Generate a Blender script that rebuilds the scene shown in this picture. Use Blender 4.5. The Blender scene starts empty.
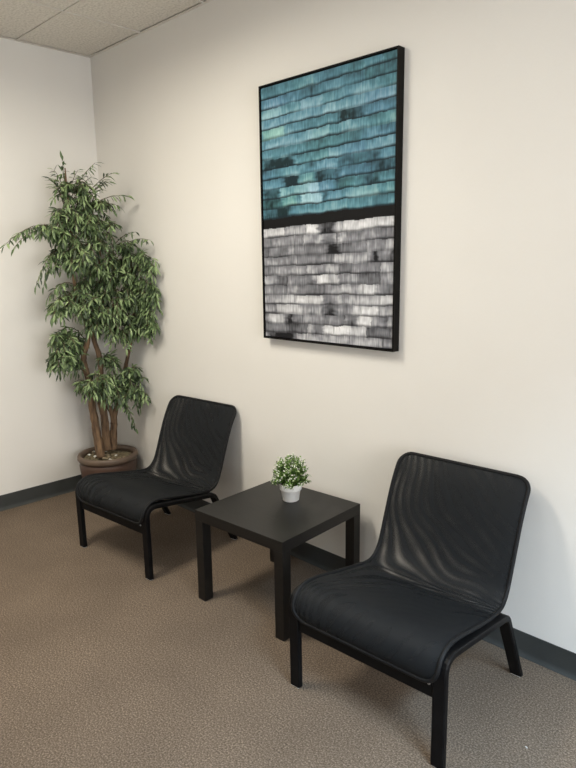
import bpy, bmesh, math, random
from mathutils import Vector, Matrix, noise

# ------------------------------------------------------------------ camera, world, lights
scene = bpy.context.scene
COL = scene.collection
F_PX, YAW, PITCH, ROLL = 636.23, 0.788, 0.1928, -0.0137
CAM = Vector((4.1246, -2.3005, 1.5861))
fwd = Vector((-math.sin(YAW)*math.cos(PITCH), math.cos(YAW)*math.cos(PITCH), -math.sin(PITCH)))
rgt = Vector((math.cos(YAW), math.sin(YAW), 0)); up = rgt.cross(fwd)
cr, sr = math.cos(ROLL), math.sin(ROLL)
rgt, up = cr*rgt + sr*up, -sr*rgt + cr*up
cam_d = bpy.data.cameras.new('camera'); cam_d.sensor_fit = 'AUTO'; cam_d.sensor_width = 36.0
cam_d.lens = F_PX/768*36.0; cam_d.clip_start = 0.05
cam = bpy.data.objects.new('camera', cam_d); COL.objects.link(cam)
cam.matrix_world = Matrix(((rgt.x, up.x, -fwd.x, CAM.x), (rgt.y, up.y, -fwd.y, CAM.y), (rgt.z, up.z, -fwd.z, CAM.z), (0, 0, 0, 1)))
scene.camera = cam

RX, RY, RH = 6.2, -4.6, 2.914          # room extents (x 0..RX, y RY..0)
WIN = (-2.75, -0.65, 0.75, 2.15)       # unseen window added in the right wall: y0, y1, z0, z1

world = bpy.data.worlds.new('world'); scene.world = world; world.use_nodes = True
bg = world.node_tree.nodes['Background']; bg.inputs[0].default_value = (0.72, 0.86, 1.0, 1); bg.inputs[1].default_value = 0.5

def area(name, loc, rot, sx, sy, power, color):
    d = bpy.data.lights.new(name, 'AREA'); d.shape = 'RECTANGLE'; d.size = sx; d.size_y = sy
    d.energy = power; d.color = color
    o = bpy.data.objects.new(name, d); o.location = loc; o.rotation_euler = rot; COL.objects.link(o); return o
# daylight through an unseen window, added in the right wall to light the room
area('added_window_daylight', (RX+0.10, (WIN[0]+WIN[1])/2, (WIN[2]+WIN[3])/2), (0, math.radians(90), 0), 1.36, 2.06, 130, (0.98, 0.95, 0.93))
# unseen ceiling fixtures added to light the room: x, y, power, colour, opening angle of the louvre
TROFFERS = [(1.235, -1.71, 63, (1.0, 0.93, 0.79), 168), (2.455, -1.71, 7, (0.9, 0.97, 1.0), 168), (4.895, -1.71, 146, (0.50, 0.755, 1.0), 108)]  # the last, strong blue one stands in for daylight at the right

vs = scene.view_settings
vs.view_transform = 'Standard'; vs.look = 'None'; vs.exposure = 0.0; vs.gamma = 1.0; vs.use_curve_mapping = False

# ------------------------------------------------------------------ materials
def newmat(name):
    m = bpy.data.materials.new(name); m.use_nodes = True
    nt = m.node_tree; b = nt.nodes['Principled BSDF']; return m, nt, b
def nd(nt, t, **kw):
    n = nt.nodes.new(t)
    for k, v in kw.items(): setattr(n, k, v)
    return n
def noise_mat(name, c1, c2, scale, rough=0.6, bump=0.0, bscale=None, detail=4.0, lo=0.35, hi=0.65, spec=0.5, bdist=0.002, coords='Object'):
    m, nt, b = newmat(name); L = nt.links.new
    tc = nd(nt, 'ShaderNodeTexCoord')
    n = nd(nt, 'ShaderNodeTexNoise'); n.inputs['Scale'].default_value = scale; n.inputs['Detail'].default_value = detail
    r = nd(nt, 'ShaderNodeValToRGB'); r.color_ramp.elements[0].position = lo; r.color_ramp.elements[1].position = hi
    r.color_ramp.elements[0].color = (*c1, 1); r.color_ramp.elements[1].color = (*c2, 1)
    L(tc.outputs[coords], n.inputs['Vector']); L(n.outputs['Fac'], r.inputs[0]); L(r.outputs[0], b.inputs['Base Color'])
    b.inputs['Roughness'].default_value = rough; b.inputs['Specular IOR Level'].default_value = spec
    if bump:
        n2 = nd(nt, 'ShaderNodeTexNoise'); n2.inputs['Scale'].default_value = bscale or scale; n2.inputs['Detail'].default_value = 3
        bp = nd(nt, 'ShaderNodeBump'); bp.inputs['Strength'].default_value = bump; bp.inputs['Distance'].default_value = bdist
        L(tc.outputs[coords], n2.inputs['Vector']); L(n2.outputs['Fac'], bp.inputs['Height']); L(bp.outputs[0], b.inputs['Normal'])
    return m

M = {}
M['wall'] = noise_mat('wall_paint', (0.715, 0.695, 0.66), (0.735, 0.715, 0.68), 1.5, 0.7, 0.25, 90, spec=0.25, bdist=0.0015)
M['tile'] = noise_mat('acoustic_tile', (0.58, 0.545, 0.485), (0.74, 0.70, 0.635), 75, 0.95, 0.5, 75, lo=0.34, hi=0.58, spec=0.1, bdist=0.003)
M['grid'] = noise_mat('grid_paint', (0.64, 0.60, 0.54), (0.66, 0.62, 0.56), 4, 0.6, spec=0.2)
M['base'] = noise_mat('baseboard_vinyl', (0.038, 0.041, 0.040), (0.049, 0.052, 0.051), 6, 0.45, 0.1, 60, spec=0.3)
M['chairwood'] = noise_mat('black_lacquered_wood', (0.0025, 0.0025, 0.003), (0.0045, 0.0045, 0.005), 20, 0.45, spec=0.13)
M['piping'] = noise_mat('black_piping', (0.004, 0.0042, 0.005), (0.008, 0.0085, 0.0095), 160, 0.6, 0.3, 200, spec=0.2)
M['glide'] = noise_mat('foot_glide_plastic', (0.6, 0.6, 0.6), (0.66, 0.66, 0.66), 20, 0.4)
M['screw'] = noise_mat('dull_steel_screw', (0.18, 0.18, 0.18), (0.24, 0.24, 0.24), 20, 0.5)
M['frame'] = noise_mat('painting_frame_black', (0.003, 0.0027, 0.0024), (0.006, 0.0053, 0.0045), 30, 0.5, spec=0.12)
M['framelip'] = noise_mat('painting_frame_lip', (0.03, 0.027, 0.023), (0.045, 0.04, 0.034), 30, 0.35)
M['bark'] = None
M['whitepot'] = noise_mat('white_ceramic', (0.80, 0.80, 0.78), (0.84, 0.84, 0.82), 12, 0.35)
M['darksoil'] = noise_mat('dark_soil', (0.02, 0.015, 0.01), (0.06, 0.045, 0.03), 80, 0.9, 0.6, 80)
M['plastic'] = noise_mat('white_window_frame', (0.75, 0.75, 0.74), (0.78, 0.78, 0.77), 5, 0.4)
M['lint'] = noise_mat('lint', (0.8, 0.8, 0.8), (0.9, 0.9, 0.9), 50, 0.8)

def carpet_mat():
    m, nt, b = newmat('loop_carpet'); L = nt.links.new
    tc = nd(nt, 'ShaderNodeTexCoord')
    v = nd(nt, 'ShaderNodeTexNoise'); v.inputs['Scale'].default_value = 165; v.inputs['Detail'].default_value = 3.0; v.inputs['Roughness'].default_value = 0.7
    r = nd(nt, 'ShaderNodeValToRGB'); cr_ = r.color_ramp
    cr_.elements[0].position = 0.32; cr_.elements[0].color = (0.060, 0.045, 0.033, 1)
    cr_.elements[1].position = 0.71; cr_.elements[1].color = (0.282, 0.222, 0.173, 1)
    e = cr_.elements.new(0.5); e.color = (0.138, 0.105, 0.078, 1)
    n2 = nd(nt, 'ShaderNodeTexNoise'); n2.inputs['Scale'].default_value = 3.0; n2.inputs['Detail'].default_value = 5
    mr = nd(nt, 'ShaderNodeMapRange'); mr.inputs[1].default_value = 0.3; mr.inputs[2].default_value = 0.7; mr.inputs[3].default_value = 0.90; mr.inputs[4].default_value = 1.08
    mx = nd(nt, 'ShaderNodeMix', data_type='RGBA', blend_type='MULTIPLY'); mx.inputs[0].default_value = 1.0
    L(tc.outputs['Object'], v.inputs['Vector']); L(tc.outputs['Object'], n2.inputs['Vector'])
    L(v.outputs['Fac'], r.inputs[0]); L(n2.outputs['Fac'], mr.inputs[0])
    L(r.outputs[0], mx.inputs[6]); L(mr.outputs[0], mx.inputs[7]); L(mx.outputs[2], b.inputs['Base Color'])
    bp = nd(nt, 'ShaderNodeBump'); bp.inputs['Strength'].default_value = 0.7; bp.inputs['Distance'].default_value = 0.006
    L(v.outputs['Fac'], bp.inputs['Height']); L(bp.outputs[0], b.inputs['Normal'])
    b.inputs['Roughness'].default_value = 0.95; b.inputs['Specular IOR Level'].default_value = 0.1
    return m
M['carpet'] = carpet_mat()

def table_mat():
    m, nt, b = newmat('black_brown_foil'); L = nt.links.new
    tc = nd(nt, 'ShaderNodeTexCoord'); mp = nd(nt, 'ShaderNodeMapping'); mp.inputs['Scale'].default_value = (4, 90, 90)
    n = nd(nt, 'ShaderNodeTexNoise'); n.inputs['Scale'].default_value = 1.6; n.inputs['Detail'].default_value = 6
    r = nd(nt, 'ShaderNodeValToRGB'); r.color_ramp.elements[0].color = (0.003, 0.0027, 0.0025, 1); r.color_ramp.elements[1].color = (0.007, 0.0062, 0.0056, 1)
    r.color_ramp.elements[0].position = 0.35; r.color_ramp.elements[1].position = 0.7
    L(tc.outputs['Object'], mp.inputs[0]); L(mp.outputs[0], n.inputs['Vector']); L(n.outputs['Fac'], r.inputs[0]); L(r.outputs[0], b.inputs['Base Color'])
    b.inputs['Roughness'].default_value = 0.42; b.inputs['Specular IOR Level'].default_value = 0.4
    bp = nd(nt, 'ShaderNodeBump'); bp.inputs['Strength'].default_value = 0.15; bp.inputs['Distance'].default_value = 0.001
    L(n.outputs['Fac'], bp.inputs['Height']); L(bp.outputs[0], b.inputs['Normal'])
    return m
M['table'] = table_mat()

def sling_mat(name, base_open, fringe_open):
    """open-weave mesh fabric; seen through two layers its threads beat in wavy fringes that follow the borders"""
    m, nt, b = newmat(name); L = nt.links.new
    def mth(op, a, b_=None, clamp=False):
        n_ = nd(nt, 'ShaderNodeMath', operation=op); n_.use_clamp = clamp
        for k, v in enumerate((a, b_)):
            if v is None: continue
            if isinstance(v, (int, float)): n_.inputs[k].default_value = v
            else: L(v, n_.inputs[k])
        return n_.outputs[0]
    uv = nd(nt, 'ShaderNodeUVMap'); uv.uv_map = 'UVMap'
    sep = nd(nt, 'ShaderNodeSeparateXYZ'); L(uv.outputs[0], sep.inputs[0])
    n = nd(nt, 'ShaderNodeTexNoise'); n.inputs['Scale'].default_value = 4.5; n.inputs['Detail'].default_value = 0.0; L(uv.outputs[0], n.inputs['Vector'])
    n2 = nd(nt, 'ShaderNodeTexNoise'); n2.inputs['Scale'].default_value = 7.0; n2.inputs['Detail'].default_value = 1.0
    mp = nd(nt, 'ShaderNodeMapping'); mp.inputs['Location'].default_value = (3.1, 1.7, 0); L(uv.outputs[0], mp.inputs[0]); L(mp.outputs[0], n2.inputs['Vector'])
    X = mth('MAXIMUM', mth('ADD', sep.outputs[0], 0.30), 0.001)
    Y = mth('MAXIMUM', mth('ABSOLUTE', mth('SUBTRACT', sep.outputs[1], 0.545)), 0.001)
    h = mth('SQRT', mth('MULTIPLY', X, mth('ADD', Y, 0.02)))
    ph = mth('ADD', mth('MULTIPLY', h, 165.0), mth('MULTIPLY', n.outputs['Fac'], 15.0))
    s1 = mth('ADD', mth('MULTIPLY', mth('SINE', ph), 0.5), 0.5)
    ampX = mth('POWER', 2.718, mth('MULTIPLY', X, -4.2)); ampY = mth('POWER', 2.718, mth('MULTIPLY', Y, -9.0))
    seat = mth('ADD', mth('MULTIPLY', mth('MULTIPLY', mth('SUBTRACT', sep.outputs[1], 0.44), 9.0, True), 0.55), 0.45)
    amp = mth('MULTIPLY', mth('MULTIPLY', mth('ADD', ampX, ampY), seat), mth('MULTIPLY', mth('SUBTRACT', n2.outputs['Fac'], 0.25, True), 2.2), True)
    op_ = mth('ADD', mth('MULTIPLY', mth('MULTIPLY', mth('POWER', s1, 1.6), amp), fringe_open), base_open)
    fine = nd(nt, 'ShaderNodeTexNoise'); fine.inputs['Scale'].default_value = 300; L(uv.outputs[0], fine.inputs['Vector'])
    r = nd(nt, 'ShaderNodeValToRGB'); r.color_ramp.elements[0].color = (0.0042, 0.0048, 0.0056, 1); r.color_ramp.elements[1].color = (0.0125, 0.0145, 0.017, 1)
    L(fine.outputs['Fac'], r.inputs[0]); L(r.outputs[0], b.inputs['Base Color'])
    b.inputs['Roughness'].default_value = 0.65; b.inputs['Specular IOR Level'].default_value = 0.16
    bp = nd(nt, 'ShaderNodeBump'); bp.inputs['Strength'].default_value = 0.25; bp.inputs['Distance'].default_value = 0.001
    L(fine.outputs['Fac'], bp.inputs['Height']); L(bp.outputs[0], b.inputs['Normal'])
    tr = nd(nt, 'ShaderNodeBsdfTransparent'); ms = nd(nt, 'ShaderNodeMixShader')
    L(op_, ms.inputs[0]); L(b.outputs[0], ms.inputs[1]); L(tr.outputs[0], ms.inputs[2])
    L(ms.outputs[0], nt.nodes['Material Output'].inputs[0])
    return m
M['sling_front'] = sling_mat('mesh_fabric_front', 0.03, 0.78)
M['sling_back'] = sling_mat('mesh_fabric_back', 0.12, 0.45)

def leaf_mat(name, c1, c2, back):
    m, nt, b = newmat(name); L = nt.links.new
    tc = nd(nt, 'ShaderNodeTexCoord'); n = nd(nt, 'ShaderNodeTexNoise'); n.inputs['Scale'].default_value = 30
    r = nd(nt, 'ShaderNodeValToRGB'); r.color_ramp.elements[0].color = (*c1, 1); r.color_ramp.elements[1].color = (*c2, 1)
    r.color_ramp.elements[0].position = 0.3; r.color_ramp.elements[1].position = 0.7
    L(tc.outputs['Object'], n.inputs['Vector']); L(n.outputs['Fac'], r.inputs[0]); L(r.outputs[0], b.inputs['Base Color'])
    b.inputs['Roughness'].default_value = 0.5; b.inputs['Specular IOR Level'].default_value = 0.4
    t = nd(nt, 'ShaderNodeBsdfTranslucent'); t.inputs[0].default_value = (*back, 1)
    ms = nd(nt, 'ShaderNodeMixShader'); ms.inputs[0].default_value = 0.18
    L(b.outputs[0], ms.inputs[1]); L(t.outputs[0], ms.inputs[2]); L(ms.outputs[0], nt.nodes['Material Output'].inputs[0])
    return m
LEAF = [leaf_mat('leaf_dark', (0.024, 0.040, 0.020), (0.052, 0.080, 0.038), (0.05, 0.10, 0.03)),
        leaf_mat('leaf_mid', (0.075, 0.120, 0.050), (0.140, 0.205, 0.085), (0.10, 0.18, 0.06)),
        leaf_mat('leaf_light', (0.19, 0.27, 0.115), (0.31, 0.41, 0.20), (0.2, 0.3, 0.1))]
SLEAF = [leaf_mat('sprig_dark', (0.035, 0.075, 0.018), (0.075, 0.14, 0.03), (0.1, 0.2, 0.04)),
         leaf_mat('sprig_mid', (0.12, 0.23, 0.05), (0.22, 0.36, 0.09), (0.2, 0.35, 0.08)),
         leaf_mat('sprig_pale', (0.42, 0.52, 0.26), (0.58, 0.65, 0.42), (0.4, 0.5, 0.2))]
M['flower'] = noise_mat('tiny_white_flower', (0.72, 0.72, 0.62), (0.84, 0.84, 0.78), 40, 0.6)

def bark_mat():
    m, nt, b = newmat('brown_bark'); L = nt.links.new
    tc = nd(nt, 'ShaderNodeTexCoord'); mp = nd(nt, 'ShaderNodeMapping'); mp.inputs['Scale'].default_value = (60, 60, 9)
    n = nd(nt, 'ShaderNodeTexNoise'); n.inputs['Scale'].default_value = 1.0; n.inputs['Detail'].default_value = 6; n.inputs['Roughness'].default_value = 0.65
    r = nd(nt, 'ShaderNodeValToRGB'); r.color_ramp.elements[0].color = (0.040, 0.021, 0.012, 1); r.color_ramp.elements[1].color = (0.25, 0.155, 0.085, 1)
    r.color_ramp.elements[0].position = 0.32; r.color_ramp.elements[1].position = 0.68
    L(tc.outputs['Object'], mp.inputs[0]); L(mp.outputs[0], n.inputs['Vector']); L(n.outputs['Fac'], r.inputs[0]); L(r.outputs[0], b.inputs['Base Color'])
    bp = nd(nt, 'ShaderNodeBump'); bp.inputs['Strength'].default_value = 0.8; bp.inputs['Distance'].default_value = 0.006
    L(n.outputs['Fac'], bp.inputs['Height']); L(bp.outputs[0], b.inputs['Normal']); b.inputs['Roughness'].default_value = 0.85
    return m
M['bark'] = bark_mat()
M['twig'] = noise_mat('twig_brown', (0.06, 0.045, 0.025), (0.12, 0.09, 0.05), 40, 0.8)
M['terracotta'] = noise_mat('brown_plastic_pot', (0.068, 0.036, 0.025), (0.09, 0.048, 0.033), 9, 0.5, 0.1, 30)
M['potrim'] = noise_mat('brown_pot_rim', (0.092, 0.063, 0.045), (0.13, 0.09, 0.063), 14, 0.5, 0.1, 30)
M['moss'] = noise_mat('dry_moss', (0.045, 0.035, 0.018), (0.21, 0.17, 0.10), 55, 0.95, 0.9, 60, bdist=0.01)
M['chip'] = noise_mat('bark_chip', (0.16, 0.12, 0.07), (0.34, 0.28, 0.19), 25, 0.9)
M['pebble'] = noise_mat('white_pebble', (0.6, 0.6, 0.56), (0.75, 0.75, 0.7), 25, 0.7)

def glass_mat():
    m, nt, b = newmat('window_glass'); L = nt.links.new
    tr = nd(nt, 'ShaderNodeBsdfTransparent'); g = nd(nt, 'ShaderNodeBsdfGlossy'); g.inputs['Roughness'].default_value = 0.02
    ms = nd(nt, 'ShaderNodeMixShader'); ms.inputs[0].default_value = 0.06
    L(tr.outputs[0], ms.inputs[1]); L(g.outputs[0], ms.inputs[2]); L(ms.outputs[0], nt.nodes['Material Output'].inputs[0]); return m
M['glass'] = glass_mat()
def emit_mat():
    m, nt, b = newmat('lit_diffuser'); b.inputs['Base Color'].default_value = (0.9, 0.88, 0.82, 1)
    n = nd(nt, 'ShaderNodeTexNoise'); n.inputs['Scale'].default_value = 120
    b.inputs['Emission Color'].default_value = (1.0, 0.95, 0.86, 1); b.inputs['Emission Strength'].default_value = 1.0; b.inputs['Roughness'].default_value = 0.5
    return m
M['diffuser'] = emit_mat()
def attr_mat():
    m, nt, b = newmat('acrylic_paint'); L = nt.links.new
    a = nd(nt, 'ShaderNodeAttribute'); a.attribute_name = 'paint'
    tc = nd(nt, 'ShaderNodeTexCoord'); mp = nd(nt, 'ShaderNodeMapping'); mp.inputs['Scale'].default_value = (330, 330, 30)
    n = nd(nt, 'ShaderNodeTexNoise'); n.inputs['Scale'].default_value = 1.0; n.inputs['Detail'].default_value = 3
    mr = nd(nt, 'ShaderNodeMapRange'); mr.inputs[1].default_value = 0.3; mr.inputs[2].default_value = 0.7; mr.inputs[3].default_value = 0.84; mr.inputs[4].default_value = 1.16
    mx = nd(nt, 'ShaderNodeMix', data_type='RGBA', blend_type='MULTIPLY'); mx.inputs[0].default_value = 1
    L(tc.outputs['Object'], mp.inputs[0]); L(mp.outputs[0], n.inputs['Vector']); L(n.outputs['Fac'], mr.inputs[0])
    L(a.outputs['Color'], mx.inputs[6]); L(mr.outputs[0], mx.inputs[7]); L(mx.outputs[2], b.inputs['Base Color'])
    bp = nd(nt, 'ShaderNodeBump'); bp.inputs['Strength'].default_value = 0.3; bp.inputs['Distance'].default_value = 0.001
    L(n.outputs['Fac'], bp.inputs['Height']); L(bp.outputs[0], b.inputs['Normal']); b.inputs['Roughness'].default_value = 0.6; b.inputs['Specular IOR Level'].default_value = 0.15
    return m
M['paint'] = attr_mat()

# ------------------------------------------------------------------ helpers
def obj(name, bm, mat, parent=None, smooth=False):
    me = bpy.data.meshes.new(name)
    if smooth:
        for f in bm.faces: f.smooth = True
    bm.to_mesh(me); bm.free()
    for m_ in (mat if isinstance(mat, (list, tuple)) else [mat]): me.materials.append(m_)
    o = bpy.data.objects.new(name, me); COL.objects.link(o)
    if parent: o.parent = parent
    return o
def link_copy(name, me, parent, mw=None):
    o = bpy.data.objects.new(name, me); COL.objects.link(o); o.parent = parent
    if mw is not None: o.matrix_local = mw
    return o
def tag(o, label, cat, group=None):
    o['label'] = label; o['category'] = cat
    if group: o['group'] = group
    return o
def empty(name, loc, rz=0):
    o = bpy.data.objects.new(name, None); COL.objects.link(o); o.location = loc; o.rotation_euler = (0, 0, rz); o.empty_display_size = 0.1; return o
def struct(o): o['kind'] = 'structure'; return o
def box(bm, x0, x1, y0, y1, z0, z1, bev=0.0):
    vs_ = [bm.verts.new((x, y, z)) for z in (z0, z1) for y in (y0, y1) for x in (x0, x1)]
    fs = [(0, 2, 3, 1), (4, 5, 7, 6), (0, 1, 5, 4), (2, 6, 7, 3), (0, 4, 6, 2), (1, 3, 7, 5)]
    faces = [bm.faces.new([vs_[i] for i in f]) for f in fs]
    if bev:
        es = list({e for f in faces for e in f.edges})
        bmesh.ops.bevel(bm, geom=es, offset=bev, segments=2, affect='EDGES', profile=0.5)
    return bm
def nb(): return bmesh.new()
def tube(bm, pts, rads, seg=8, closed=False, cap=True, ref=None, wob=0.0, rng=None):
    n = len(pts); rings = []
    prev = None
    for i, p in enumerate(pts):
        p = Vector(p)
        a = Vector(pts[(i-1) % n]) if (closed or i > 0) else p
        b = Vector(pts[(i+1) % n]) if (closed or i < n-1) else p
        t = (b-a).normalized()
        if prev is None:
            h = Vector(ref) if ref else (Vector((0, 0, 1)) if abs(t.z) < 0.9 else Vector((1, 0, 0)))
        else: h = prev
        u = (h - t*h.dot(t)).normalized(); v = t.cross(u); prev = u
        r = rads[i] if isinstance(rads, (list, tuple)) else rads
        ring = []
        for k in range(seg):
            an = 2*math.pi*k/seg; rr = r*(1+(rng.uniform(-wob, wob) if rng else 0))
            ring.append(bm.verts.new(p + u*math.cos(an)*rr + v*math.sin(an)*rr))
        rings.append(ring)
    for i in range(n if closed else n-1):
        A, B = rings[i], rings[(i+1) % n]
        for k in range(seg): bm.faces.new((A[k], A[(k+1) % seg], B[(k+1) % seg], B[k]))
    if cap and not closed:
        bm.faces.new(rings[0][::-1]); bm.faces.new(rings[-1])
    return bm
def lathe(bm, prof, seg=40, cx=0, cy=0, close=False):
    rings = []
    for r, z in prof:
        if r < 1e-5: rings.append([bm.verts.new((cx, cy, z))])
        else: rings.append([bm.verts.new((cx+r*math.cos(2*math.pi*k/seg), cy+r*math.sin(2*math.pi*k/seg), z)) for k in range(seg)])
    pairs = list(zip(rings[:-1], rings[1:]))
    if close: pairs.append((rings[-1], rings[0]))
    for A, B in pairs:
        for k in range(seg):
            k2 = (k+1) % seg
            if len(A) == 1 and len(B) == 1: continue
            if len(A) == 1: bm.faces.new((A[0], B[k2], B[k]))
            elif len(B) == 1: bm.faces.new((A[k], A[k2], B[0]))
            else: bm.faces.new((A[k], A[k2], B[k2], B[k]))
    bmesh.ops.recalc_face_normals(bm, faces=bm.faces[:])
    return bm
def smooth_path(pts, radii, seg=6):
    """polyline with filleted corners (2-D)"""
    out = [Vector(pts[0])]
    for i in range(1, len(pts)-1):
        p0, p1, p2 = Vector(pts[i-1]), Vector(pts[i]), Vector(pts[i+1]); r = radii[i-1]
        d0, d1 = (p0-p1).normalized(), (p2-p1).normalized()
        half = d0.angle(d1)/2; L_ = min(r/math.tan(half), 0.48*(p0-p1).length, 0.48*(p2-p1).length)
        a, b = p1+d0*L_, p1+d1*L_
        for k in range(seg+1):
            t = k/seg; out.append((1-t)**2*a + 2*t*(1-t)*p1 + t*t*b)
    out.append(Vector(pts[-1])); return out
def ray_point(px, py):
    return (fwd + rgt*((px-288)/F_PX) + up*((384-py)/F_PX))

# ------------------------------------------------------------------ the room
fl = struct(obj('floor', box(nb(), 0, RX, RY, 0, -0.05, 0), M['carpet']))
T_ = 0.12
struct(obj('wall_left', box(nb(), -T_, 0, RY-T_, T_, -0.05, RH+0.15), M['wall']))
struct(obj('wall_back', box(nb(), 0, RX, 0, T_, -0.05, RH+0.15), M['wall']))
struct(obj('wall_front', box(nb(), 0, RX, RY-T_, RY, -0.05, RH+0.15), M['wall']))
b = nb()
box(b, RX, RX+T_, RY-T_, WIN[0], -0.05, RH+0.15); box(b, RX, RX+T_, WIN[1], T_, -0.05, RH+0.15)
box(b, RX, RX+T_, WIN[0], WIN[1], -0.05, WIN[2]); box(b, RX, RX+T_, WIN[0], WIN[1], WIN[3], RH+0.15)
struct(obj('wall_right', b, M['wall']))
w = struct(empty('added_window_1', (RX+0.06, (WIN[0]+WIN[1])/2, WIN[2])))  # out of view, put in to let daylight into the room
wl, wh = WIN[1]-WIN[0], WIN[3]-WIN[2]
b = nb()
box(b, -0.03, 0.03, -wl/2, wl/2, 0, 0.05); box(b, -0.03, 0.03, -wl/2, wl/2, wh-0.05, wh)
for k in range(4):
    yy = -wl/2+0.025+k*(wl-0.05)/3; box(b, -0.029, 0.029, yy-0.025, yy+0.025, 0.05, wh-0.05)
obj('window_frame', b, M['plastic'], w)
for k in range(3):
    y0 = -wl/2+0.05+k*(wl-0.05)/3; obj('window_pane', box(nb(), -0.004, 0.004, y0, y0+(wl-0.05)/3-0.05, 0.05, wh-0.05), M['glass'], w)
obj('window_sill', box(nb(), -0.14, -0.03, -wl/2-0.04, wl/2+0.04, -0.03, 0.0, 0.004), M['plastic'], w)

# vinyl cove baseboards: profile (distance from wall, height)
HB = 0.102
prof = [(0.0, HB), (0.0035, HB), (0.004, HB-0.002), (0.004, 0.022), (0.0055, 0.013), (0.0095, 0.006), (0.016, 0.0022), (0.017, 0.0), (0.0, 0.0)]
def baseboard(name, p0, p1, n_in):
    bm = nb(); p0, p1, n_in = Vector(p0), Vector(p1), Vector(n_in)
    A = [bm.verts.new(p0 + n_in*d + Vector((0, 0, z))) for d, z in prof]; B = [bm.verts.new(p1 + n_in*d + Vector((0, 0, z))) for d, z in prof]
    for k in range(len(prof)):
        bm.faces.new((A[k], A[(k+1) % len(prof)], B[(k+1) % len(prof)], B[k]))
    bm.faces.new(A[::-1]); bm.faces.new(B); bmesh.ops.recalc_face_normals(bm, faces=bm.faces[:])
    return struct(obj(name, bm, M['base']))
baseboard('baseboard_left', (0, RY, 0), (0, 0, 0), (1, 0, 0))
baseboard('baseboard_back', (0.017, 0, 0), (RX, 0, 0), (0, -1, 0))
baseboard('baseboard_right', (RX, RY, 0), (RX, -0.017, 0), (-1, 0, 0))
baseboard('baseboard_front', (0.017, RY, 0), (RX-0.017, RY, 0), (0, 1, 0))

# suspended ceiling: soffit slab, T-bars, lay-in tiles
ceil = struct(obj('ceiling', box(nb(), 0, RX, RY, 0, RH+0.06, RH+0.14), M['tile']))
S = 0.61
gx = [0.0, 0.625]; 
while gx[-1]+S < RX: gx.append(gx[-1]+S)
gx.append(RX)
gy = [0.0, -0.4875]
while gy[-1]-S > RY: gy.append(gy[-1]-S)
gy.append(RY)
rng = random.Random(4)
b0 = nb(); box(b0, -0.0075, 0.0075, RY+0.019, -0.019, 0, 0.02)
me_y = obj('grid_bar', b0, M['grid'], ceil); me_y.location = (gx[1], 0, RH)
for x in gx[2:-1]: link_copy('grid_bar', me_y.data, ceil, Matrix.Translation((x, 0, RH)))
for i in range(len(gx)-1):          # cross tees between the main bars
    x0, x1 = gx[i]+(0.0075 if i else 0.019), gx[i+1]-(0.0075 if i < len(gx)-2 else 0.019)
    if x1-x0 < 0.02: continue
    ct = None
    for y in gy[1:-1]:
        if ct is None:
            ct = obj('grid_bar', box(nb(), x0, x1, -0.0075, 0.0075, RH+0.0003, RH+0.02), M['grid'], ceil); ct.location = (0, y, 0)
        else: link_copy('grid_bar', ct.data, ceil, Matrix.Translation((0, y, 0)))
def trof(x0, y1):
    return any(abs((x0+S/2)-tx) < 0.35 and abs((y1-S/2)-ty) < 0.65 for tx, ty in TROFF)
# fixtures snapped to the grid: 1 x 2 modules
TROFF = []
for tx, ty, _p, _c, _s in TROFFERS:
    ix = min(range(1, len(gx)-2), key=lambda i: abs(gx[i]+S/2-tx)); iy = min(range(1, len(gy)-3), key=lambda i: abs(gy[i]-S-ty))
    TROFF.append((gx[ix]+S/2, gy[iy]-S))
tile_me = None
for i in range(len(gx)-1):
    for j in range(len(gy)-1):
        x0, x1, y1, y0 = gx[i]+(0.0105 if i else 0.0235), gx[i+1]-0.0105, gy[j]-(0.0105 if j else 0.0235), gy[j+1]+0.0105
        if x1-x0 < 0.03 or y1-y0 < 0.03: continue
        if trof(gx[i], gy[j]): continue
        full = 1 <= i < len(gx)-2 and 1 <= j < len(gy)-2
        if full and tile_me:
            link_copy('ceiling_tile', tile_me, ceil, Matrix.Translation((x0, y0, RH+0.004))); continue
        o = obj('ceiling_tile', box(nb(), 0, x1-x0, 0, y1-y0, 0, 0.016, 0.002), M['tile'], ceil); o.location = (x0, y0, RH+0.004)
        if full: tile_me = o.data
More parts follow.
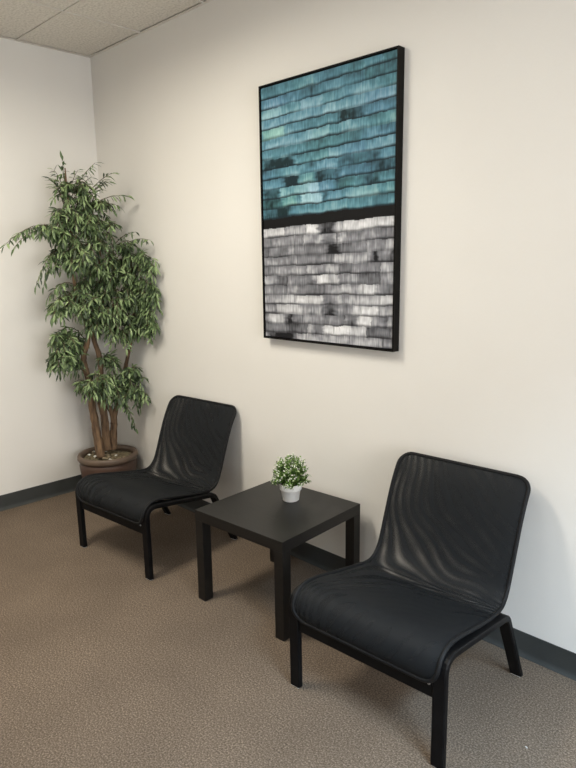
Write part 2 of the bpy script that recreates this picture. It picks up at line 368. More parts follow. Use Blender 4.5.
# wall angle of the ceiling grid
for nm, a in (('trim_1', (0, 0.019, RY, 0)), ('trim_2', (0.019, RX, -0.019, 0)), ('trim_3', (RX-0.019, RX, RY, -0.019)), ('trim_4', (0.019, RX-0.019, RY, RY+0.019))):
    bm = nb(); box(bm, *a, RH, RH+0.0035); 
    x0, x1, y0, y1 = a
    if nm == 'trim_1': box(bm, 0, 0.003, y0, y1, RH+0.0036, RH+0.03)
    if nm == 'trim_2': box(bm, x0, x1, -0.003, 0, RH+0.0036, RH+0.03)
    struct(obj(nm, bm, M['grid']))
where = ['nearest the potted tree', 'in front of the painting', 'nearest the window, its bluish light standing in for daylight']
for k, (tx, ty) in enumerate(TROFF):
    t = tag(empty('added_ceiling_light', (tx, ty, RH+0.03)), 'unseen fluorescent ceiling fixture added to light the room, set into the ceiling grid ' + where[k], 'ceiling light', 'added fluorescent ceiling fixtures')
    w2, l2 = S/2-0.015, S-0.015
    b = nb(); box(b, -w2, w2, -l2, -l2+0.03, 0.001, 0.05); box(b, -w2, w2, l2-0.03, l2, 0.001, 0.05)
    box(b, -w2, -w2+0.03, -l2+0.0301, l2-0.0301, 0.001, 0.05); box(b, w2-0.03, w2, -l2+0.0301, l2-0.0301, 0.001, 0.05)
    obj('housing', b, M['grid'], t)
    obj('diffuser', box(nb(), -w2+0.031, w2-0.031, -l2+0.031, l2-0.031, 0.006, 0.012), M['diffuser'], t)
    a = area('added_fixture_light', (tx, ty, RH+0.028), (0, 0, 0), 0.5, 1.1, TROFFERS[k][2], TROFFERS[k][3]); a.data.spread = math.radians(TROFFERS[k][4])

# ------------------------------------------------------------------ mesh lounge chairs
SLING = [(-0.012, 0.292), (-0.016, 0.335), (0.004, 0.378), (0.05, 0.402), (0.12, 0.398), (0.22, 0.378), (0.33, 0.357), (0.42, 0.343),
         (0.475, 0.347), (0.515, 0.382), (0.545, 0.448), (0.58, 0.545), (0.615, 0.635), (0.655, 0.712), (0.695, 0.764)]
def catmull(P, n=6):
    P = [Vector(p) for p in P]; out = []
    for i in range(len(P)-1):
        p0, p1, p2, p3 = P[max(i-1, 0)], P[i], P[i+1], P[min(i+2, len(P)-1)]
        for k in range(n):
            t = k/n; out.append(0.5*((2*p1)+(p2-p0)*t+(2*p0-5*p1+4*p2-p3)*t*t+(3*p1-p0-3*p2+p3)*t**3))
    out.append(P[-1]); return out
SP = catmull(SLING, 5)
SL = [0.0]
for a, c in zip(SP[:-1], SP[1:]): SL.append(SL[-1]+(c-a).length)
STOT = SL[-1]
def sp_at(s):
    s = min(max(s, 0), STOT)
    i = 0
    while i < len(SL)-2 and SL[i+1] < s: i += 1
    t = (s-SL[i])/max(SL[i+1]-SL[i], 1e-9); p = SP[i].lerp(SP[i+1], t); d = (SP[i+1]-SP[i]).normalized()
    return p, Vector((-d.y, d.x))           # point (v, z) and normal (pointing up / forwards)
def half_w(s):
    f = min(max((s/STOT-0.35)/0.3, 0), 1); w_ = 0.297 - 0.015*f*f*(3-2*f)
    for r, d in ((0.06, s), (0.055, STOT-s)):
        if d < r: w_ -= r - math.sqrt(max(r*r-(r-d)**2, 0))
    return w_
def sling_layer(name, off, mat, parent, gap):
    bm = nb(); uvl = bm.loops.layers.uv.new('UVMap'); NS, NU = 78, 26; G = []; UVc = {}
    for i in range(NS+1):
        q = i/NS; s = STOT*(0.5-0.5*math.cos(math.pi*q))*0.35 + STOT*q*0.65; s = 0.004+s*(STOT-0.008)/STOT
        p, n = sp_at(s); w_ = half_w(s)-0.004; row = []
        for j in range(NU+1):
            tq = -1+2*j/NU; u = w_*tq
            edge = (1-abs(tq)**16)*(1-math.exp(-min(s, STOT-s)/0.007))
            mid = math.exp(-((s/STOT-0.52)/0.16)**2)
            fs = min(max((s-0.10)/0.30, 0), 1); sag = -0.012*(1-tq*tq)*fs*fs*(3-2*fs)*min(1, 4*(STOT-s)/STOT)
            wr = 0.0014*math.sin(s*150+5*tq+3*math.sin(4*tq))*mid*(1-tq*tq)
            h = off*edge*gap + sag + wr
            v = bm.verts.new((u, p.x+n.x*h, p.y+n.y*h)); row.append(v); UVc[v] = (u, s)
        G.append(row)
    for i in range(NS):
        for j in range(NU):
            f = bm.faces.new((G[i][j], G[i][j+1], G[i+1][j+1], G[i+1][j]))
            for lp in f.loops: lp[uvl].uv = UVc[lp.vert]
    return obj(name, bm, mat, parent, True)
def make_chair(loc, yaw, label):
    t = tag(empty('lounge_chair', loc, yaw), label, 'chair', 'black mesh lounge chairs')
    # bent laminated side frames: front leg, arched rail, raked rear leg
    path = smooth_path([(0.004, 0.004), (0.0, 0.386), (0.455, 0.320), (0.612, 0.004)], [0.055, 0.045], 7)
    TH, WD = 0.024, 0.046
    for sgn in (-1, 1):
        bm = nb(); rings = []
        for i, p in enumerate(path):
            if i == 0 or i == len(path)-1: nrm = Vector((1, 0)); th = TH/2
            else:
                a, c = path[i-1], path[i+1]; d = (c-a).normalized(); nrm = Vector((d.y, -d.x)); th = TH/2
            if i == 0: nrm = Vector((1, 0))
            if i == len(path)-1: nrm = Vector((-1, 0))
            u0 = sgn*0.299; ring = []
            e = 0.004
            for du, dn in ((-WD/2+e, -th), (WD/2-e, -th), (WD/2, -th+e), (WD/2, th-e), (WD/2-e, th), (-WD/2+e, th), (-WD/2, th-e), (-WD/2, -th+e)):
                ring.append(bm.verts.new((u0+du, p.x+nrm.x*dn, p.y+nrm.y*dn)))
            rings.append(ring)
        for A, B in zip(rings[:-1], rings[1:]):
            for k in range(8): bm.faces.new((A[k], A[(k+1) % 8], B[(k+1) % 8], B[k]))
        bm.faces.new(rings[0]); bm.faces.new(rings[-1][::-1]); bmesh.ops.recalc_face_normals(bm, faces=bm.faces[:])
        sf = obj('side_frame', bm, M['chairwood'], t)
        for vv in (0.004, 0.612):
            g = obj('foot_glide', box(nb(), sgn*0.299-0.019, sgn*0.299+0.019, vv-0.010, vv+0.010, 0, 0.004, 0.001), M['glide'], sf)
    obj('front_rail', box(nb(), -0.276, 0.276, -0.004, 0.014, 0.238, 0.318, 0.003), M['chairwood'], t)
    bm = nb(); box(bm, -0.276, 0.276, -0.009, 0.009, -0.035, 0.035, 0.003)
    bmesh.ops.rotate(bm, verts=bm.verts[:], cent=(0, 0, 0), matrix=Matrix.Rotation(math.radians(78), 3, 'X'))
    bmesh.ops.translate(bm, verts=bm.verts[:], vec=(0, 0.425, 0.306)); obj('rear_rail', bm, M['chairwood'], t)
    # sling: tubular border, front and rear fabric layer, fixing screw
    loop = []
    N1 = 60
    ss = [0.0]+[STOT*(k+0.0)/N1 for k in range(1, N1)]+[STOT]
    extra = [0.002, 0.006, 0.012, 0.02, 0.03, 0.042, 0.055]
    ss = sorted(set(ss+extra+[STOT-e for e in extra]))
    right = [(half_w(s), s) for s in ss]; left = [(-half_w(s), s) for s in reversed(ss)]
    for u, s in right+left:
        p, n = sp_at(s); loop.append((u, p.x, p.y))
    obj('sling_border', tube(nb(), loop, 0.0078, 8, closed=True, ref=(0, 0, 1)), M['piping'], t, True)
    sling_layer('sling_fabric', 1, M['sling_front'], t, 0.006)
    sling_layer('sling_backing', -1, M['sling_back'], t, 0.010)
    for sgn in (-1, 1):
        b_ = lathe(nb(), [(0.0, 0.004), (0.005, 0.003), (0.006, 0.0)], 12)
        bmesh.ops.rotate(b_, verts=b_.verts[:], cent=(0, 0, 0), matrix=Matrix.Rotation(math.radians(90), 3, 'X'))
        bmesh.ops.translate(b_, verts=b_.verts[:], vec=(sgn*0.262, -0.004, 0.285)); obj('screw', b_, M['screw'], t, True)
    return t
make_chair((2.91, -0.76, 0), 0.05, 'black mesh lounge chair at right of the side table, nearest the camera')
make_chair((1.198, -0.728, 0), 0.085, 'black mesh lounge chair in front of the tall potted tree')

# ------------------------------------------------------------------ side table
tb = tag(empty('side_table', (2.087, -0.350, 0), 0.06), 'square black-brown side table standing between the two lounge chairs', 'table')
obj('table_top', box(nb(), -0.275, 0.275, -0.275, 0.275, 0.40, 0.45, 0.0015), M['table'], tb)
leg_me = None
for sx in (-1, 1):
    for sy in (-1, 1):
        m4 = Matrix.Translation((sx*0.25, sy*0.25, 0))
        if leg_me is None:
            bm = box(nb(), -0.0248, 0.0248, -0.0248, 0.0248, 0, 0.3998, 0.0012); o = obj('leg', bm, M['table'], tb); o.matrix_local = m4; leg_me = o.data
        else: link_copy('leg', leg_me, tb, m4)

# ------------------------------------------------------------------ small plant on the table
sp = tag(empty('potted_plant', (2.068, -0.246, 0.45)), 'small green artificial plant in a white pot on the side table', 'potted plant')
pb = obj('pot', lathe(nb(), [(0, 0), (0.037, 0), (0.040, 0.003), (0.047, 0.052), (0.0505, 0.0535), (0.053, 0.057), (0.0545, 0.083), (0.0535, 0.0855), (0.0505, 0.0855), (0.049, 0.076), (0, 0.074)], 40), M['whitepot'], sp, True)
obj('soil', lathe(nb(), [(0, 0.0775), (0.03, 0.079), (0.0475, 0.0765), (0, 0.0745)], 24), M['darksoil'], sp, True)
def leaf_into(bm, p, d, nrm, ln, wd, mi, curve=0.25, rows=4):
    """lanceolate blade, folded along its midrib"""
    d = d.normalized(); s = d.cross(nrm)
    if s.length < 1e-4: s = d.cross(Vector((1, 0, 0)))
    s.normalize(); n = s.cross(d).normalized(); prev = None
    W = {4: (0.0, 0.85, 0.8, 0.0), 3: (0.0, 1.0, 0.0), 5: (0.12, 0.9, 1.0, 0.6, 0.0)}[rows]
    for i in range(rows):
        t = i/(rows-1); c = p + d*(ln*t) - n*(curve*ln*t*t); w_ = wd*0.5*W[i]
        if w_ == 0: cur = [bm.verts.new(c)]
        else: cur = [bm.verts.new(c - s*w_ + n*w_*0.35), bm.verts.new(c), bm.verts.new(c + s*w_ + n*w_*0.35)]
        if prev:
            if len(prev) == 1 and len(cur) == 3: fs = [(prev[0], cur[1], cur[0]), (prev[0], cur[2], cur[1])]
            elif len(prev) == 3 and len(cur) == 3: fs = [(prev[0], prev[1], cur[1], cur[0]), (prev[1], prev[2], cur[2], cur[1])]
            elif len(prev) == 3 and len(cur) == 1: fs = [(prev[0], prev[1], cur[0]), (prev[1], prev[2], cur[0])]
            else: fs = []
            for f in fs:
                ff = bm.faces.new(f); ff.material_index = mi; ff.smooth = True
        prev = cur
rng = random.Random(11)
bmL, bmS, bmF = nb(), nb(), nb()
for k in range(240):
    th = rng.uniform(0, 2*math.pi); el = math.asin(rng.uniform(-0.12, 1.0))
    dr = Vector((math.cos(th)*math.cos(el), math.sin(th)*math.cos(el), math.sin(el)))
    R_ = rng.uniform(0.78, 1.04)
    tip = Vector((dr.x*0.092*R_, dr.y*0.092*R_, 0.100+dr.z*0.128*R_)); root = Vector((dr.x*0.022, dr.y*0.022, 0.078))
    pts = [root.lerp(tip, q) + Vector((0, 0, 0.010*math.sin(math.pi*q))) for q in (0, .35, .7, 1)]
    tube(bmS, pts, [0.0011, 0.001, 0.0008, 0.0005], 4)
    for q in range(10):
        t = 0.42+0.6*q/9; base = root.lerp(tip, min(t, 1)) + Vector((0, 0, 0.010*math.sin(math.pi*min(t, 1))))
        dd = (dr*0.6 + Vector((rng.uniform(-1, 1), rng.uniform(-1, 1), rng.uniform(-0.6, 0.9)))).normalized()
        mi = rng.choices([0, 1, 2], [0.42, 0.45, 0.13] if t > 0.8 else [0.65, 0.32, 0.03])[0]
        leaf_into(bmL, base, dd, Vector((rng.uniform(-1, 1), rng.uniform(-1, 1), 1)), rng.uniform(0.011, 0.018), rng.uniform(0.006, 0.0095), mi, 0.3, 3)
    if k % 3 != 2:
        for q in range(2):
            c = tip + Vector((rng.uniform(-.006, .006), rng.uniform(-.006, .006), rng.uniform(-.002, .006)))
            bmesh.ops.create_icosphere(bmF, subdivisions=1, radius=rng.uniform(0.0022, 0.0036), matrix=Matrix.Translation(c))
o = obj('stems', bmS, SLEAF[1], sp); o['kind'] = 'stuff'
o = obj('leaves', bmL, SLEAF, sp); o['kind'] = 'stuff'
o = obj('flower_buds', bmF, M['flower'], sp); o['kind'] = 'stuff'

# ------------------------------------------------------------------ painting
PX0, PX1, PZ0, PZ1, PD = 1.6794, 2.5069, 1.1859, 2.4176, 0.0424
pt = tag(empty('painting', ((PX0+PX1)/2, -0.002, PZ0)), 'large abstract painting, teal strokes above grey strokes, in a thin black frame', 'painting')
PW, PH = PX1-PX0, PZ1-PZ0
lip = 0.007
def bar(x0, x1, z0, z1):
    o = obj('frame_bar', box(nb(), x0, x1, -PD+0.0002, 0, z0, z1, 0.0012), M['frame'], pt)
bar(-PW/2, -PW/2+lip, 0, PH); bar(PW/2-lip, PW/2, 0, PH); bar(-PW/2+lip, PW/2-lip, 0, lip); bar(-PW/2+lip, PW/2-lip, PH-lip, PH)
obj('backing_board', box(nb(), -PW/2+lip, PW/2-lip, -0.010, -0.003, lip, PH-lip), M['frame'], pt)
CI = 0.012   # canvas edge from the outside of the frame (shadow gap inside the lip)
CW, CH = PW-2*CI, PH-2*CI
CY = -PD+0.007
NA, NB = 290, 430
rng = random.Random(21)
def bands(n, lo, hi, lmin, lmax):
    rows = []
    for r in range(n):
        seg = []; a = -rng.uniform(0, 0.2)
        while a < 1.05:
            ln = rng.uniform(lmin, lmax); seg.append((a, a+ln, rng.uniform(lo, hi), rng.random())); a += ln
        rows.append(seg)
    return rows
TEAL = bands(13, 0.0, 1.0, 0.10, 0.40); GREY = bands(12, 0.0, 1.0, 0.08, 0.30)
#        row, a0, a1, brightness change, hue (green +)
TF = [(2, .00, .50, .5, 0), (4, .00, .20, .45, .9), (5, .04, .55, .45, 0), (7, .00, .27, -1.5, 0), (9, .20, .31, -1.3, 0), (9, .44, .62, -1.1, 0), (9, .30, .44, .3, .8),
      (10, .00, .15, -1.3, .5), (11, .00, .16, -1.0, .8), (12, .00, .22, -1.2, .5), (10, .15, .46, .9, .1), (11, .17, .29, .3, .9), (11, .33, .50, .9, 0), (11, .505, .53, -1.8, 0),
      (4, .62, .79, -1.1, .1), (8, .61, .90, -.8, 0), (9, .82, 1.0, -.7, -.2), (10, .60, .72, -.9, .5), (10, .75, .9, -.8, 0), (3, .5, 1.0, .3, 0), (5, .5, 1.0, .25, 0), (6, .45, .8, -.25, 0),
      (1, .2, 1.0, -.2, .2), (0, .0, 1.0, -.15, .2), (11, .68, .9, .6, 0), (10, .62, .8, .3, .5), (12, .3, 1.0, .15, .2)]
GF = [(0, .47, .58, -1.2), (1, .51, .60, -1.3), (2, .54, .61, -1.2), (0, .0, .46, .5), (0, .58, 1.0, .5), (1, .0, .1, -.5), (2, .0, .2, -.8), (1, .62, .9, .3), (3, .85, 1.0, -.9), (3, .9, .98, .8),
      (5, .37, .46, -.8), (5, .43, .62, .7), (5, .0, .12, .5), (4, .25, .5, .3), (4, .44, .52, -.6), (6, .0, .22, .0), (6, .64, .88, .4), (7, .10, .50, .4), (7, .51, .60, -.9), (8, .51, .60, -1.3), (8, .1, .5, .3),
      (9, .19, .24, -1.3), (9, .24, .5, .5), (10, .42, .50, -.8), (9, .68, .75, -.8), (9, .75, .95, .5), (11, .02, .25, -1.4), (10, .0, .15, -.3), (11, .3, .7, .3), (10, .5, .7, .6), (8, .72, .9, .5), (6, .9, 1.0, -.5)]
def nz(x, y, z=0.0): return noise.noise(Vector((x, y, z)))
def smoothbox(a, a0, a1, e=0.012):
    return max(0, min(1, (a-a0)/e+0.5))*max(0, min(1, (a1-a)/e+0.5))
def mixc(A, B, t): t = max(0, min(1, t)); return tuple(x+(y-x)*t for x, y in zip(A, B))
def paint(a, bq):
    """colour and paint thickness at canvas coordinates (a across, bq down)"""
    tilt = -0.018*(a-0.5)
    wob = 0.0035*nz(a*5, bq*9, 1) + 0.0015*nz(a*25, bq*20, 5)
    q = bq - tilt + wob + 0.003*nz(a*14, 3, 2); top = 0.505; bot = 0.543
    if top < q < bot: return (0.005, 0.005, 0.0055), 0.0
    streak = nz(a*150, bq*20, 9)*0.5 + nz(a*60, bq*24, 4)*0.35 + nz(a*17, bq*45, 6)*0.25
    if q <= top:
        t = max(q/top*13, 0); r = min(int(t), 12); fr = t-r; segs = TEAL[r]
    else:
        t = (q-bot)/(1-bot+0.012)*12; r = min(max(int(t), 0), 11); fr = t-r; segs = GREY[r]
    v = 0.5; hue = 0.5; edge = 1
    for s0, s1, b_, h_ in segs:
        if s0 <= a + 0.012*nz(fr*3, r*7.7) < s1: v, hue = b_, h_; edge = min(a-s0, s1-a)
    teal = q <= top
    val = 0.46 + (0.10 if teal else 0.19)*(v-0.5)*2 + 0.34*streak + 0.26*nz(a*6, r*4.1, 7) + 0.12*nz(a*30, bq*60, 3); g = (hue-0.5)*0.4 + 0.5*nz(a*3, r*2.3, 8)
    aj = a + 0.02*nz(fr*4, r*3.1, a*20)
    for F in (TF if teal else GF):
        if F[0] == r:
            k = smoothbox(aj, F[1], F[2], 0.02 if F[3] > 0 else 0.05)
            if F[3] < 0: k *= min(1, 0.5+fr*0.9 + 0.5*streak)
            val += 0.42*F[3]*k
            if len(F) > 4: g += F[4]*k*0.7
    # dark line where one row of strokes overlaps the next
    lw = (0.29 if teal else 0.27)*(1 + 0.5*nz(a*6, r*3.3))
    dn = 1-fr
    line = min(1, 1.5*max(0, 1-dn/lw)) if dn < lw else 0
    pres = max(0.12, min(1, (1.0 if teal else 0.8) + 1.1*nz(a*3.5, r*5.7, 3)))
    val += 0.26*(fr-0.45)*(1 if teal else 0.3)
    if not teal: val += 0.12*math.sin(math.pi*min(fr*1.1, 1)) - 0.06
    dark = line*pres
    if not teal and edge < 0.006: dark = max(dark, 0.35)
    if teal:
        deep, mid, light = (0.008, 0.022, 0.028), (0.092, 0.225, 0.295), (0.38, 0.58, 0.66)
        c = mixc(deep, mid, val/0.5) if val < 0.5 else mixc(mid, light, (val-0.5)/0.6)
        c = (c[0]*(1-0.06*g), c[1]*(1+0.06*g), c[2]*(1-0.17*g))
        c = mixc(c, (0.008, 0.016, 0.022), dark*0.95)
    else:
        deep, mid, light = (0.009, 0.009, 0.011), (0.215, 0.220, 0.245), (0.72, 0.73, 0.76)
        c = mixc(deep, mid, val/0.48) if val < 0.48 else mixc(mid, light, (val-0.48)/0.5)
        c = mixc(c, (0.018, 0.018, 0.022), dark*0.9)
    return c, 0.0012*(0.5+0.5*val)*(1-dark)
bm = nb(); G = []; cols = []
for j in range(NB+1):
    row = []
    for i in range(NA+1):
        c, h = paint(i/NA, j/NB)
        row.append(bm.verts.new((-CW/2+CW*i/NA, CY-h, CI+CH*(1-j/NB)))); cols.append(c)
    G.append(row)
for j in range(NB):
    for i in range(NA):
        bm.faces.new((G[j][i], G[j+1][i], G[j+1][i+1], G[j][i+1]))
# turned-over canvas sides
per = [G[0][i] for i in range(NA+1)] + [G[j][NA] for j in range(1, NB+1)] + [G[NB][i] for i in range(NA-1, -1, -1)] + [G[j][0] for j in range(NB-1, 0, -1)]
back = [bm.verts.new((v.co.x, -0.0105, v.co.z)) for v in per]
for k in range(len(per)):
    k2 = (k+1) % len(per); bm.faces.new((per[k], per[k2], back[k2], back[k]))
cols += [(0.012, 0.012, 0.012)]*len(back)
cv = obj('canvas', bm, M['paint'], pt)
at = cv.data.color_attributes.new('paint', 'FLOAT_COLOR', 'POINT')
for k, c in enumerate(cols): at.data[k].color = (c[0], c[1], c[2], 1)

# ------------------------------------------------------------------ tall potted tree in the corner
PC = Vector((0.285, -0.228, 0)); RIMZ = 0.312
tr = tag(empty('potted_tree', PC), 'tall leafy artificial tree with several trunks in a brown pot in the corner', 'potted plant')
pot = obj('pot', lathe(nb(), [(0, 0), (0.150, 0), (0.156, 0.006), (0.172, 0.10), (0.186, 0.20), (0.190, 0.240), (0.186, 0.262), (0.178, 0.268), (0.170, 0.268), (0.160, 0.20), (0.14, 0.02), (0, 0.02)], 56), M['terracotta'], tr, True)
obj('rim', lathe(nb(), [(0.184, 0.2685), (0.194, 0.270), (0.200, 0.280), (0.200, 0.300), (0.195, 0.310), (0.186, 0.312), (0.174, 0.308), (0.168, 0.296), (0.168, 0.2685)], 56, close=True), M['potrim'], pot, True)
rng = random.Random(5)
bm = nb(); NR = 9; prevr = [bm.verts.new((0, 0, 0.292))]
for i in range(1, NR+1):
    r = 0.167*i/NR; ring = []
    for k in range(36):
        an = 2*math.pi*k/36; x, y = r*math.cos(an), r*math.sin(an)
        ring.append(bm.verts.new((x, y, 0.284+0.012*nz(x*18, y*18, 2)+0.008*nz(x*50, y*50, 4)-0.010*(i == NR))))
    for k in range(36):
        k2 = (k+1) % 36
        if len(prevr) == 1: bm.faces.new((prevr[0], ring[k], ring[k2]))
        else: bm.faces.new((prevr[k], ring[k], ring[k2], prevr[k2]))
    prevr = ring
obj('moss', bm, M['moss'], tr, True)
for k in range(34):
    an, r = rng.uniform(0, 6.28), 0.15*math.sqrt(rng.random()); s = rng.uniform(0.008, 0.018)
    bm = nb(); bmesh.ops.create_icosphere(bm, subdivisions=1, radius=1)
    for v in bm.verts: v.co = Vector((v.co.x*s*rng.uniform(.7, 1.3), v.co.y*s*rng.uniform(.5, .9), v.co.z*s*0.4))
    white = k % 5 == 0
    o = obj('pebble' if white else 'bark_chip', bm, M['pebble'] if white else M['chip'], tr)
    o.location = (r*math.cos(an), r*math.sin(an), 0.291+rng.uniform(0, 0.004)); o.rotation_euler = (rng.uniform(-.4, .4), rng.uniform(-.4, .4), rng.uniform(0, 6))

hdir = Vector((PC.x-CAM.x, PC.y-CAM.y, 0)).normalized()     # horizontal direction camera -> tree
def P3(px, py, d=0.0):
    """point of the tree: picture position in the upright plane through the pot, d metres nearer to the viewer, kept off the walls"""
    q = ray_point(px, py); t = ((PC-CAM).dot(hdir) - d)/q.dot(hdir); p = CAM + q*t
    n_ = 0
    while (p.x < 0.055 or p.y > -0.055) and n_ < 80: t -= 0.02; p = CAM + q*t; n_ += 1
    return p - PC
def keep(p):
    p = p.copy()
    w_ = p + PC
    if w_.x < 0.02: p.x += 0.02-w_.x
    if w_.y > -0.02: p.y -= w_.y+0.02
    return p
def curve_pts(ps, n=5):
    P = [Vector(p) for p in ps]; out = []
    for i in range(len(P)-1):
        p0, p1, p2, p3 = P[max(i-1, 0)], P[i], P[i+1], P[min(i+2, len(P)-1)]
        for k in range(n):
            t = k/n; out.append(0.5*((2*p1)+(p2-p0)*t+(2*p0-5*p1+4*p2-p3)*t*t+(3*p1-p0-3*p2+p3)*t**3))
    out.append(P[-1]); return out
def trunk(name, spec, r0, r1, mat='bark'):
    pts = curve_pts([P3(*s) for s in spec]); n = len(pts)
    rr = [1.12*r0+(r1-1.12*r0)*i/(n-1)+0.0025*nz(i*0.6, r0*100) for i in range(n)]
    return obj(name, tube(nb(), pts, rr, 10, wob=0.07, rng=rng), M[mat], tr, True)
rng = random.Random(8)
trunk('trunk', [(101, 457, .04), (98, 440, .04), (95, 422, .04), (92, 405, .04), (92, 392, .04), (88, 378, .05), (84.5, 365, .05), (84, 354, .05), (88, 340, .05), (86, 322, .05), (79, 305, .05), (75, 285, .05), (73, 262, .06), (72, 240, .06), (70, 215, .06), (67, 190, .06), (65, 168, .06)], 0.026, 0.004)
trunk('trunk', [(107, 450, -.03), (106, 435, -.03), (104, 415, -.03), (100, 400, -.02), (98, 388, 0), (101, 372, .02), (99, 355, .02), (94, 340, .03), (91, 325, .03), (96, 300, 0), (100, 270, 0), (98, 240, .02), (92, 210, .02)], 0.026, 0.006)
trunk('trunk', [(113, 449, -.06), (113.5, 432, -.06), (114, 420, -.06), (111, 410, -.06), (106, 404, -.05), (101, 396, -.04)], 0.024, 0.015)
trunk('trunk', [(113, 424, -.05), (117, 405, -.06), (121, 388, -.06), (125, 370, -.06), (128, 355, -.06), (131, 340, -.05), (133, 315, -.03), (132, 290, .0), (128, 265, .0), (122, 245, .0)], 0.017, 0.006)

# leaf sprays: each (from pixel, to pixel, depth from, depth to, sag, leaves)
SPR = []
def spray(p0, p1, d0, d1, sag=8, n=9): SPR.append((p0, p1, d0, d1, sag, n))
hand = [((66, 195), (62, 160), .06, .06, -2, 10), ((70, 200), (95, 163), .06, .15, -6, 12), ((80, 205), (112, 173), .05, .15, -6, 12), ((84, 212), (129, 196), .04, .14, -8, 13), ((64, 205), (50, 178), .06, .12, -5, 9),
        ((70, 190), (78, 170), .06, .14, -3, 8), ((64, 190), (54, 170), .05, .10, -3, 8), ((90, 200), (104, 180), .05, .1, -3, 8),
        ((66, 240), (40, 224), .08, .25, -5, 9), ((55, 228), (18, 234), .14, .38, -7, 14), ((40, 228), (4, 246), .2, .42, -7, 13), ((60, 250), (36, 285), .1, .3, -12, 12), ((58, 255), (46, 272), .1, .25, -9, 9),
        ((75, 285), (48, 298), .1, .25, -10, 13), ((70, 295), (52, 318), .1, .25, -10, 10), ((110, 250), (136, 232), 0, .1, -6, 10), ((115, 255), (150, 240), 0, .12, -9, 13), ((125, 262), (157, 262), 0, .1, -10, 13),
        ((130, 290), (158, 290), 0, .08, -10, 12), ((128, 310), (156, 322), 0, .1, -9, 11), ((82, 335), (58, 332), .02, .2, -8, 12), ((80, 347), (51, 372), .04, .28, -14, 14), ((78, 352), (60, 365), .04, .25, -9, 11), ((84, 342), (66, 352), -.04, .08, -6, 8),
        ((112, 395), (146, 378), -.03, .1, -10, 12), ((112, 390), (148, 396), -.03, .1, -12, 13), ((108, 395), (136, 428), 0, .14, -16, 13), ((108, 390), (128, 412), .02, .14, -12, 12), ((98, 388), (84, 394), .06, .2, -6, 8), ((104, 380), (108, 402), .06, .22, -10, 11)]
for h in hand:
    spray(*h[:5], int(h[5]*1.5))
    spray((h[0][0]+2, h[0][1]+3), (h[1][0]*0.8+h[0][0]*0.2+rng.uniform(-4, 4), h[1][1]*0.8+h[0][1]*0.2+rng.uniform(2, 8)), h[2], h[3]*0.8, h[4], h[5])
blobs = [(74, 196, 19, .06, 26), (94, 214, 18, .05, 22), (68, 220, 17, .08, 20), (84, 243, 22, .08, 30), (62, 258, 13, .10, 12), (74, 255, 16, .14, 16), (104, 232, 16, .04, 16),
         (118, 258, 20, .02, 24), (138, 266, 19, .0, 22), (120, 288, 24, .04, 32), (143, 292, 16, .0, 20), (135, 312, 22, .02, 28), (108, 306, 20, .08, 22), (100, 322, 17, .1, 18), (122, 330, 17, .04, 18), (144, 328, 12, .0, 12),
         (76, 302, 18, .12, 18), (62, 308, 13, .16, 12), (96, 318, 13, .06, 10), (65, 343, 15, .12, 18), (60, 362, 12, .18, 13), (75, 346, 11, -.02, 10), (73, 366, 10, .0, 8), (98, 384, 12, .14, 13), (86, 388, 9, .14, 7), (116, 388, 15, .06, 16), (130, 378, 14, .04, 14), (132, 398, 14, .06, 14), (108, 365, 10, .02, 8), (97, 280, 15, .03, 14), (90, 266, 13, .06, 10), (58, 236, 11, .12, 10), (47, 232, 9, .2, 7), (86, 288, 11, .0, 8)]
for bx_, by_, br, bd, n in blobs:
    for k in range(int(n*1.9)):
        an = rng.uniform(0, 2*math.pi); rr = br*rng.uniform(0.45, 1.15); x1, y1 = bx_+rr*math.cos(an), by_+rr*0.85*math.sin(an)+br*0.12
        x0, y0 = bx_+0.25*br*math.cos(an+rng.uniform(-.5, .5)), by_+0.2*br*math.sin(an)-br*0.1
        spray((x0, y0), (x1, y1), bd+rng.uniform(-.06, .04), bd+rng.uniform(-.12, .16), -rng.uniform(3, 7), rng.randint(7, 10))
bmT = nb(); leaves = []
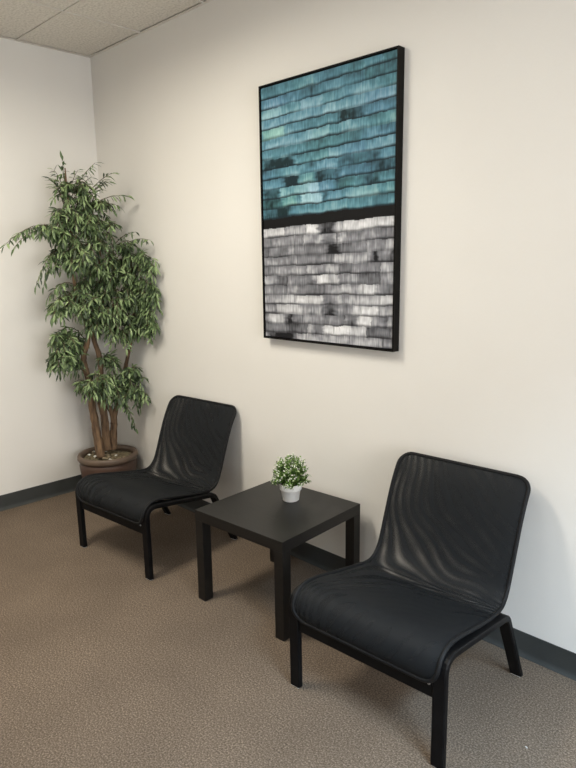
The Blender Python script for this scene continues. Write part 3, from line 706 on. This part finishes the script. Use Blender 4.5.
for p0, p1, d0, d1, sag, n in SPR:
    pts = []
    for q in range(6):
        t = q/5; x = p0[0]+(p1[0]-p0[0])*t; y = p0[1]+(p1[1]-p0[1])*t + sag*math.sin(math.pi*min(t*1.0, 1))*0.8
        pts.append(P3(x, y, d0+(d1-d0)*t))
    tube(bmT, pts, [0.0032, 0.0028, 0.0024, 0.002, 0.0016, 0.001], 4)
    for k in range(n):
        t = 0.25+0.75*k/(n-1); i = min(int(t*5), 4); base = pts[i].lerp(pts[i+1], t*5-i); td = (pts[i+1]-pts[i]).normalized()
        side = td.cross(Vector((0, 0, 1)))
        side = side.normalized() if side.length > 1e-3 else Vector((1, 0, 0))
        sg = 1 if k % 2 else -1
        dd = td*rng.uniform(.35, .9) + side*sg*rng.uniform(.35, .95) + Vector((0, 0, -rng.uniform(-.1, .9))) + Vector((rng.uniform(-.25, .25), rng.uniform(-.25, .25), rng.uniform(-.2, .2)))
        if k == n-1: dd = td + Vector((0, 0, -.5))
        ln = rng.uniform(0.040, 0.066); dd.normalize()
        tip = base+dd*ln; w_ = tip+PC
        if w_.x < 0.03: dd.x += (0.03-w_.x)/ln
        if w_.y > -0.03: dd.y -= (w_.y+0.03)/ln
        dd.normalize(); w_ = base+dd*ln+PC
        if w_.x < 0.026: dd.x = abs(dd.x)
        if w_.y > -0.026: dd.y = -abs(dd.y)
        up_ = Vector((rng.uniform(-.5, .5), rng.uniform(-.5, .5), 1)) - hdir*0.5
        mi = rng.choices([0, 1, 2], [0.34, 0.40, 0.26])[0]
        leaves.append((base, dd.normalized(), up_, ln, rng.uniform(0.011, 0.016), mi))
o = obj('twigs', bmT, M['twig'], tr); o['kind'] = 'stuff'
# the 300 leaves that stand nearest to the viewer and largest are parts of their own, the rest one mass
def view_size(l): return l[3]*math.sqrt(max(0, 1-l[1].dot(hdir)**2)) - 0.25*l[0].dot(hdir)*0.3
order = sorted(range(len(leaves)), key=lambda i: -view_size(leaves[i])); single = set(order[:300])
lm = []
for mi in range(3):
    bm = nb(); leaf_into(bm, Vector((0, 0, 0)), Vector((1, 0, 0)), Vector((0, 0, 1)), 1.0, 0.21, 0, 0.22, 4)
    me = bpy.data.meshes.new('leaf'); bm.to_mesh(me); bm.free(); me.materials.append(LEAF[mi]); lm.append(me)
bmL = nb()
for i, (p, d, n_, ln, wd, mi) in enumerate(leaves):
    if i in single:
        s = d.cross(n_).normalized(); nn = s.cross(d).normalized()
        m4 = Matrix(((d.x*ln, -s.x*ln, nn.x*ln, p.x), (d.y*ln, -s.y*ln, nn.y*ln, p.y), (d.z*ln, -s.z*ln, nn.z*ln, p.z), (0, 0, 0, 1)))
        link_copy('leaf', lm[mi], tr, m4)
    else: leaf_into(bmL, p, d, n_, ln, wd, mi, 0.22, 4)
o = obj('foliage', bmL, LEAF, tr); o['kind'] = 'stuff'

# ------------------------------------------------------------------ lint on the carpet
bm = nb(); tube(bm, [(0, 0, 0.002), (0.006, 0.003, 0.003), (0.011, 0.001, 0.0022), (0.014, -0.004, 0.002)], [0.001, 0.0018, 0.0016, 0.0008], 5)
li = tag(obj('lint', bm, M['lint']), 'tiny white scrap of lint on the carpet beside the nearer lounge chair', 'lint')
q = ray_point(525, 747); t = -CAM.z/q.z; li.location = CAM + q*t; li.scale = (0.6, 0.6, 0.6)
